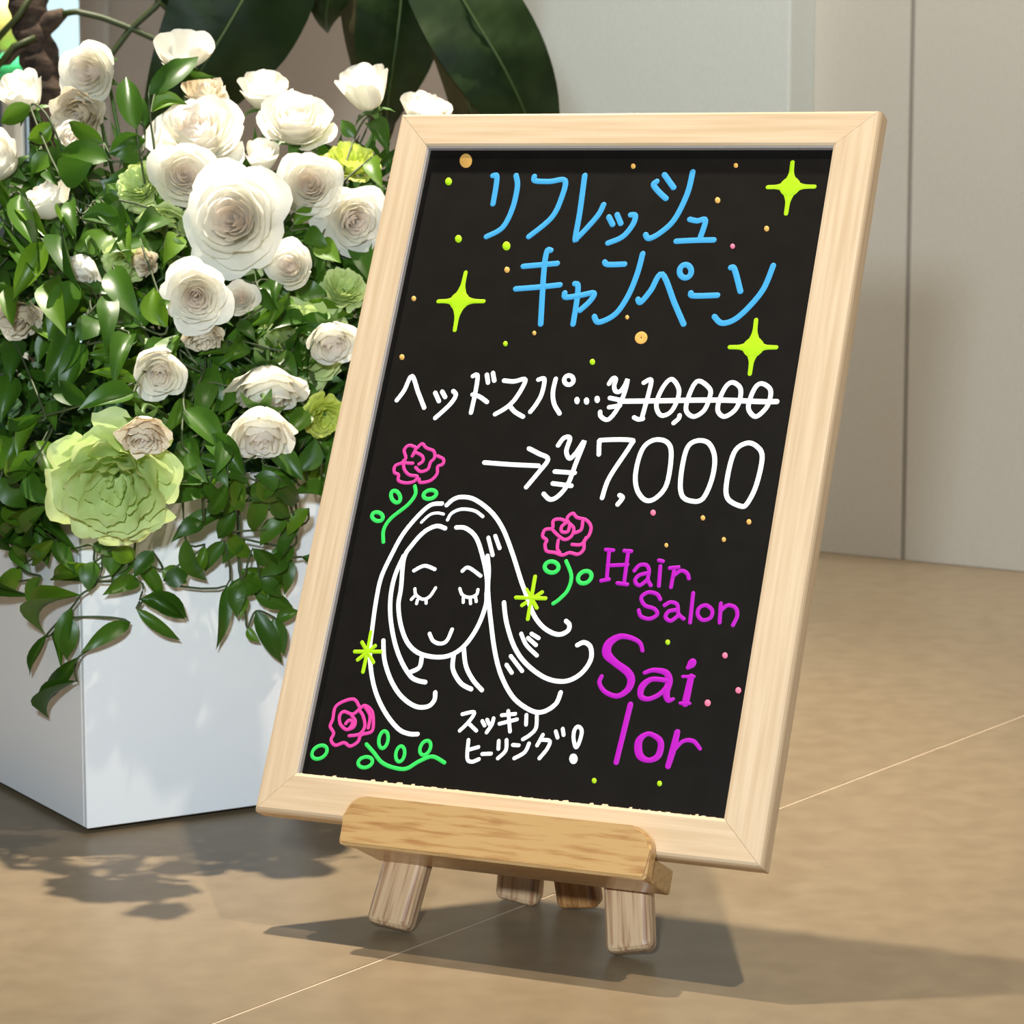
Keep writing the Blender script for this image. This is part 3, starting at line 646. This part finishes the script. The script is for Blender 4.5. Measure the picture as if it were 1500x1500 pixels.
# ------------------------------------------------------------------ leaves
def leaf_mesh(seed, arch, fold, twist, side):
    rnd = random.Random(seed); nl, nw = 9, 5; vs, fs = [], []
    for i in range(nl):
        t = i/(nl-1); wd = .5*(math.sin(math.pi*min(1, t**.72))**.85 if 0 < t < 1 else 0)+(.03 if t == 0 else 0)
        if t > .75: wd *= 1-.35*(t-.75)/.25
        zc = arch*math.sin(math.pi*t*.9)-arch*.6*t*t
        yc = side*math.sin(math.pi*t)
        a = twist*(t-.3)
        for k in range(nw):
            s = -1+2*k/(nw-1); y = s*wd; z = fold*abs(s)**1.5*wd+.015*math.sin(9*t+3*s+seed)*abs(s)
            vs.append((t, yc+y*math.cos(a)-z*math.sin(a), zc/1+(y*math.sin(a)+z*math.cos(a))))
    for i in range(nl-1):
        for k in range(nw-1): fs.append((i*nw+k, (i+1)*nw+k, (i+1)*nw+k+1, i*nw+k+1))
    me = mesh(vs, fs); me.shade_smooth(); return me
LV = {}
for m in ('leaf',):
    for s in range(6):
        me = leaf_mesh(s, (.10, .18, .24, .05, .16, .2)[s], (.3, .15, .45, .25, .5, .1)[s], (.2, -.3, .35, -.2, .4, -.35)[s], (.06, -.13, .18, -.22, .2, -.04)[s]); me.materials.append(M[m]); LV[m, s] = me
def place_leaf(parent, inv, P0, P1, width, m, rnd, nrm=None):
    X = P1-P0; Lg = X.length
    if Lg < 1e-4: return
    X = X/Lg
    N = nrm or Vector((rnd.uniform(-.5, .5), -1, rnd.uniform(-.1, .9)))
    Yv = N.cross(X); 
    if Yv.length < .1: Yv = Vector((1, 0, 0)).cross(X)
    Yv.normalize(); Z = X.cross(Yv)
    Mx = Matrix((X*Lg, Yv*width, Z*Lg*.8)).transposed().to_4x4(); Mx.translation = P0
    o = link('leaf', LV[m, rnd.randrange(6)], None, parent); o.matrix_local = inv @ Mx
def sprig(leaves, label, group, name='vine_sprig', dY=0, root=None, seed=0, mats=('leaf', 'leaf', 'leaf')):
    rnd = random.Random(seed); P = []
    for lf in leaves:
        P.append((at(lf[0], lf[1], depth(lf[0], lf[1])+dY+(lf[5] if len(lf) > 5 else 0)), at(lf[2], lf[3], depth(lf[2], lf[3])+dY-.006+(lf[5] if len(lf) > 5 else 0)), lf))
    if root is None:
        b = P[0][0]; root = Vector((FC.x*.45+b.x*.55, FC.y*.6+b.y*.4, PH+.02))
    Mx = Matrix.Translation(root); inv = Mx.inverted()
    e = empty(name, Mx, label, 'vine' if name == 'vine_sprig' else 'foliage', group)
    mid = root.lerp(P[0][0], .6)+Vector((0, -.01, .03))
    if P[0][0].z < PH: mid = Vector((P[0][0].x, P[0][0].y-.002, PH+.025))
    pts = crom([root, mid]+[p[0] for p in P], 5)
    link('stem', tube([inv @ q for q in pts], .0009, 5), 'vinestem', e, True)
    for p0, p1, lf in P:
        wd = lf[4]/FPX*2.0*(.84 if name == 'vine_sprig' else .92); m = lf[6] if len(lf) > 6 else rnd.choice(mats)
        place_leaf(e, inv, p0, p1, wd, m, rnd)
    return e
GV = 'trailing vines over the planter rim'
LI = 'leaf'
VINES = [
 ('vine strand hanging lowest down the planter corner with curled tips', [(150, 832, 75, 845, 30), (118, 872, 58, 925, 30), (105, 890, 95, 965, 30), (70, 928, 42, 990, 20), (75, 930, 90, 980, 16), (105, 905, 98, 968, 34, 0, LI), (190, 912, 118, 956, 30), (116, 962, 72, 1026, 30), (112, 998, 66, 1050, 14)]),
 ('vine strand with paired leaves hanging below the big green bloom', [(196, 818, 240, 880, 28), (138, 850, 75, 848, 34), (205, 852, 150, 872, 30), (205, 878, 275, 905, 38), (200, 892, 265, 938, 22), (215, 872, 272, 908, 26, 0, LI)]),
 ('vine strand with one long sickle-shaped leaf in front of white panel', [(272, 790, 302, 852, 36), (300, 800, 285, 845, 22), (240, 850, 278, 838, 34), (332, 858, 318, 952, 26), (328, 792, 300, 838, 28)]),
 ('vine strand dropping beside the lower board frame', [(350, 835, 420, 862, 34), (372, 868, 430, 890, 34), (360, 875, 352, 905, 22), (362, 920, 380, 940, 18), (375, 895, 414, 972, 36), (402, 905, 416, 960, 36), (405, 912, 440, 895, 24)]),
 ('tangle of small vine leaves over the middle of planter rim', [(330, 752, 250, 795, 34), (345, 745, 318, 790, 34), (385, 715, 372, 782, 36), (400, 700, 440, 735, 34), (350, 725, 340, 700, 26), (420, 760, 380, 800, 34), (430, 800, 395, 838, 38), (360, 790, 325, 826, 30), (335, 780, 372, 815, 30), (440, 770, 410, 830, 34), (452, 745, 420, 785, 30)]),
 ('vine mass at the outer planter side below the leafy end', [(0, 700, 40, 745, 44), (15, 735, 52, 780, 46), (0, 800, 55, 815, 40), (50, 770, 70, 830, 40), (30, 830, 5, 870, 36), (60, 845, 45, 893, 30), (0, 850, 50, 875, 30), (80, 790, 45, 820, 30), (-5, 760, 30, 800, 40), (20, 700, 55, 690, 32)]),
 ('vine sprig reaching out left of the big green bloom', [(60, 660, 5, 700, 44), (40, 690, 75, 740, 40), (70, 740, 55, 800, 38), (85, 790, 110, 840, 34), (20, 640, 0, 690, 34), (55, 610, 20, 640, 30), (75, 590, 82, 632, 24, 0, LI)]),
 ('vine sprig between the big green bloom and the nodding rose', [(270, 600, 330, 660, 50), (300, 640, 360, 700, 44), (290, 670, 350, 690, 24, 0, LI), (285, 690, 310, 735, 34), (350, 680, 345, 740, 30), (395, 655, 445, 705, 40), (385, 680, 440, 730, 42), (440, 690, 462, 640, 40)]),
]
rv = random.Random(23)
def tangle(x0, x1, y0, y1, n, sz=(44, 66)):
    out = []
    for k in range(n):
        bx = x0+(x1-x0)*(k+.5)/n+rv.uniform(-18, 18); by = rv.uniform(y0, y1); a = rv.uniform(.2, 2.9); Ln = rv.uniform(*sz)
        out.append((bx, by, bx+Ln*math.cos(a), by+Ln*math.sin(a)*.9, rv.uniform(26, 38), rv.uniform(-.012, .008)))
    return out
VINES += [('dense dark vine clump tucked under the nodding rose along the rim', tangle(275, 455, 690, 770, 12)),
          ('loose vine with drooping leaves halfway down beside the frame', tangle(335, 445, 775, 850, 9)),
          ('small-leaved vine along the rim left of the big green bloom', tangle(-20, 75, 690, 800, 11)),
          ('short vine curling over the rim beneath the big green bloom', tangle(90, 250, 790, 835, 8, (36, 56))),
          ('vine clump under the withered rose beside the big green bloom', tangle(265, 340, 640, 730, 8))]
for i, (lab, lv) in enumerate(VINES): sprig(lv, lab, GV, seed=i)
GF = 'ruscus sprigs among the roses'
RUS = [
 ('ruscus sprig with an upright two-tone leaf below the tall rose', [(200, 190, 184, 110, 42, -.02, LI), (212, 188, 205, 140, 24, 0), (205, 230, 170, 228, 34), (160, 235, 84, 225, 44), (152, 210, 98, 178, 30), (160, 225, 215, 205, 40)]),
 ('ruscus sprig with a bright leaf lying across the rose seen from behind', [(218, 138, 292, 80, 42, -.03, LI), (240, 118, 285, 95, 26, .01), (222, 165, 275, 152, 34, -.01, LI), (228, 130, 318, 112, 18, .02)]),
 ('ruscus sprig with round lime leaves left of the arrangement', [(75, 180, 40, 205, 34, -.01, LI), (45, 155, 0, 180, 36, -.01, LI), (72, 225, 45, 255, 36, -.02, LI), (88, 260, 135, 240, 54, -.03, LI), (68, 250, 85, 272, 24, -.02, LI), (60, 215, 42, 240, 24)]),
 ('ruscus sprig with long dark leaves curving down over the drooping roses', [(30, 285, 65, 375, 40, -.03), (28, 300, 70, 350, 30, -.02, 'leaf'), (20, 345, 62, 420, 44, -.03), (65, 355, 18, 440, 46, -.04), (18, 420, 18, 478, 36, -.03), (90, 345, 115, 425, 40, -.03), (90, 298, 108, 350, 26, -.02, 'leaf')]),
 ('ruscus sprig with glossy arching leaves above the dark gap', [(110, 410, 70, 500, 50, -.03), (80, 405, 95, 490, 46, -.03), (100, 480, 65, 565, 50, -.02), (160, 430, 155, 515, 36, -.02, LI), (150, 470, 110, 500, 46, -.01), (190, 490, 165, 570, 40, -.03), (125, 505, 90, 590, 48, .0)]),
 ('ruscus sprig with folded glossy leaves under the pale green bloom', [(235, 315, 195, 345, 44, -.03), (150, 290, 195, 330, 40, -.02, LI), (155, 305, 185, 355, 44, -.02, 'leaf'), (120, 320, 185, 335, 36, -.02, LI), (185, 330, 190, 385, 26, -.02), (105, 290, 110, 345, 24, -.02, 'leaf')]),
 ('ruscus sprig of broad leaves beside the beige-centred rose', [(165, 390, 205, 470, 46, -.02), (205, 470, 250, 440, 40, -.02), (210, 480, 215, 450, 30, -.02), (245, 480, 225, 420, 40, -.03), (205, 350, 160, 370, 36, -.02)]),
 ('ruscus sprig with a striped leaf above the big green bloom', [(195, 575, 112, 600, 46, -.05), (200, 560, 130, 545, 20, -.01, LI), (130, 590, 75, 560, 34, -.01), (60, 610, 25, 670, 34, -.02), (65, 605, 10, 612, 20, -.02, LI), (20, 500, 15, 560, 44, 0), (15, 550, 0, 620, 44, 0)]),
 ('ruscus sprig filling the shade under the nodding roses', [(300, 540, 330, 590, 40, .04, 'leaf'), (280, 590, 240, 640, 36, .03, 'leaf'), (310, 560, 290, 620, 36, .03), (450, 600, 420, 640, 36, .03, 'leaf'), (330, 500, 290, 520, 30, .04, 'leaf'), (440, 560, 470, 610, 36, .05), (260, 650, 300, 690, 38, .01)]),
 ('ruscus sprig tucked by the board frame below the yellow-green lisianthus', [(540, 180, 570, 225, 36, .03), (520, 200, 500, 175, 26, .03), (470, 350, 500, 385, 40, .01, LI), (450, 335, 480, 360, 34, .01), (430, 330, 465, 310, 24, .01, LI), (545, 230, 560, 275, 30, .02)]),
 ('ruscus sprig showing between the largest rose and its lower neighbour', [(265, 345, 240, 385, 36, -.01), (250, 370, 275, 360, 26, -.01, LI), (330, 400, 300, 380, 24, .01), (380, 425, 410, 460, 26, .0, LI), (350, 470, 375, 500, 26, .01, 'leaf'), (400, 440, 392, 480, 20, .0)]),
]
for i, (lab, lv) in enumerate(RUS): sprig(lv, lab, GF, 'ruscus_sprig', seed=40+i)
rr = random.Random(11)
for k in range(26):       # sprigs that fill the shade behind the blooms
    cx, cy = rr.uniform(-60, 540), rr.uniform(270, 740)
    if cy > 560 and 60 < cx < 270: cy -= 260
    lv = []
    for j in range(9):
        bx, by = cx+rr.uniform(-45, 45), cy+rr.uniform(-50, 50); a = rr.uniform(0, 6.28); Ln = rr.uniform(45, 85)
        lv.append((bx, by, bx+Ln*math.cos(a), by+abs(Ln*math.sin(a)), rr.uniform(26, 44), rr.uniform(.035, .075), rr.choice(('leaf', 'leaf', 'leaf'))))
    sprig(lv, 'dark ruscus sprig deep in the shade behind the roses', 'shaded filler sprigs', 'ruscus_sprig', seed=80+k)
# fine grassy filler deep inside: nobody could count it
vs, fs = [], []
for k in range(2600):
    px, py = rr.uniform(-120, 620), rr.uniform(240, 780); Y = depth(px, min(py, 714))+rr.uniform(.07, .2)
    P0 = at(px, py, Y)
    if P0.z < PH-.02: continue
    d = Vector((rr.uniform(-1, 1), rr.uniform(-1, .4), rr.uniform(-.5, 1))).normalized()*rr.uniform(.02, .045)
    sdv = d.cross(Vector((rr.uniform(-1, 1), -1, .3))).normalized()*rr.uniform(.002, .006); b = len(vs)
    vs += [P0-sdv*.3, P0+d*.5-sdv, P0+d, P0+d*.5+sdv]; fs.append((b, b+1, b+2, b+3))
o = link('fern_filler', mesh(vs, fs), 'leaf'); tag(o, 'fine dark green filler foliage packed beneath the roses', 'foliage', kind='stuff')

# ------------------------------------------------------------------ big plant behind
YB = 2.75
tb = at(62, 160, YB)
big = empty('tree_philodendron', Matrix.Translation((tb.x, tb.y, 0)), 'tall indoor plant with brown scarred trunk and huge drooping dark green leaves', 'plant')
bi = Matrix.Translation((-tb.x, -tb.y, 0))
def to_b(P): return bi @ P
tp = [Vector((tb.x, tb.y, .2)), at(72, 200, YB), at(66, 120, YB), at(52, 60, YB), at(42, 10, YB), at(45, -60, YB), at(60, -200, YB)]
trunk = tube([to_b(q) for q in crom(tp, 6)], .019, 14)
for v in trunk.vertices: v.co += Vector((1, .6, 0))*.004*noise.noise(v.co*55)+Vector((.5, 1, 0))*.0035*math.sin(v.co.z*230)
link('trunk', trunk, 'bark', big, True)
link('trunk_scar', tube([to_b(q) for q in (at(52, 50, YB), at(78, 28, YB-.01), at(95, 18, YB-.01))], [.011, .010, .005], 8), 'bark', big, True)
link('trunk_scar', tube([to_b(q) for q in (at(55, 70, YB), at(30, 68, YB-.01), at(12, 90, YB-.01), at(0, 92, YB))], [.010, .006, .004, .003], 8), 'bark', big, True)
for pth in ([(50, -12), (28, 22), (-12, 66)], [(52, 55), (20, 68), (-12, 108)], [(92, 20), (112, 17), (150, 26), (198, 44), (250, 68), (330, 130)], [(250, -18), (228, 10), (190, 44), (160, 84), (120, 150)], [(225, -8), (250, 18), (262, 30)]):
    link('petiole', tube([to_b(at(x, y, YB-.03)) for x, y in pth], .0032, 8), 'petiole', big, True)
def big_leaf(pts, widths, Y, tilt, m='big', dz=0):
    """leaf blade along image points pts with full widths in photo pixels, folded by tilt"""
    Q = crom([Vector((x, y, w_)) for (x, y), w_ in zip(pts, widths)], 5); vs, fs = [], []; nw = 7; mids = []
    n = len(Q)
    for i, q in enumerate(Q):
        a, b = Q[max(0, i-1)], Q[min(n-1, i+1)]; t = Vector((b.x-a.x, b.y-a.y)).normalized(); s = Vector((-t.y, t.x))
        Yc = Y-.05*math.sin(math.pi*i/(n-1))
        for k in range(nw):
            u = -1+2*k/(nw-1); wv = max(1, q.z)/2
            vs.append(to_b(at(q.x+s.x*wv*u, q.y+s.y*wv*u, Yc+.03*tilt*u*min(1, wv/60)+.012*abs(u)+.003*math.sin(i*1.3+u*4))))
        mids.append(to_b(at(q.x, q.y, Yc-.002)))
    for i in range(n-1):
        for k in range(nw-1): fs.append((i*nw+k, i*nw+k+1, (i+1)*nw+k+1, (i+1)*nw+k))
    o = link('leaf', mesh(vs, fs), m, big, True)
    link('midrib', tube(mids, [.0022*(1-.7*i/len(mids)) for i in range(len(mids))], 5), 'bigrib', o, True)
big_leaf([(420, -230), (395, -80), (345, 20), (290, 110), (245, 190), (225, 240)], [20, 160, 196, 150, 80, 4], YB-.05, -.6)
big_leaf([(235, -160), (250, -70), (262, -10), (266, 20), (266, 48)], [20, 70, 60, 38, 3], YB, .5)
big_leaf([(560, -220), (520, -100), (490, -30), (478, 20), (480, 48)], [20, 120, 110, 44, 2], YB+.05, .4)
big_leaf([(600, -240), (592, -100), (588, 0), (578, 80), (568, 150), (565, 200)], [20, 110, 130, 116, 60, 3], YB, -1.0)
big_leaf([(545, -200), (528, -60), (535, 20), (548, 100), (560, 170), (565, 220)], [10, 60, 72, 64, 44, 3], YB+.03, 1.2, 'bigu')
big_leaf([(590, -210), (640, -70), (690, 20), (738, 100), (775, 180), (800, 260)], [20, 120, 150, 140, 96, 4], YB-.06, -.8)
big_leaf([(560, -200), (622, -60), (650, 30), (672, 100), (695, 180), (705, 240)], [10, 50, 62, 60, 50, 3], YB-.02, 1.0, 'bigu')
big_leaf([(660, -220), (690, -110), (712, -40), (722, 10), (724, 40)], [20, 110, 90, 50, 4], YB+.08, .5)
# hidden stems that carry those leaves, and the pot
for (x, y) in ((420, -230), (560, -220), (600, -240), (590, -210), (660, -220), (235, -160), (545, -200), (560, -200)):
    link('petiole', tube([to_b(q) for q in crom([at(58, -190, YB), at((58+x)/2, -340, YB-.02), at(x, y, YB)], 6)], .004, 6), 'petiole', big, True)
bm = bmesh.new(); prof_ = [(.0, 0), (.10, 0), (.105, .01), (.13, .22), (.135, .25), (.125, .25), (.118, .22), (0, .215)]
ns = 28; rings = []
for r, z in prof_: rings.append([bm.verts.new((r*math.cos(2*math.pi*k/ns), r*math.sin(2*math.pi*k/ns), z)) for k in range(ns)] if r else [bm.verts.new((0, 0, z))])
for a, b in zip(rings, rings[1:]):
    for k in range(ns):
        k2 = (k+1) % ns
        if len(a) == 1: bm.faces.new((a[0], b[k], b[k2]))
        elif len(b) == 1: bm.faces.new((a[k], a[k2], b[0]))
        else: bm.faces.new((a[k], a[k2], b[k2], b[k]))
link('pot', bm_mesh(bm), 'pot', big, True)
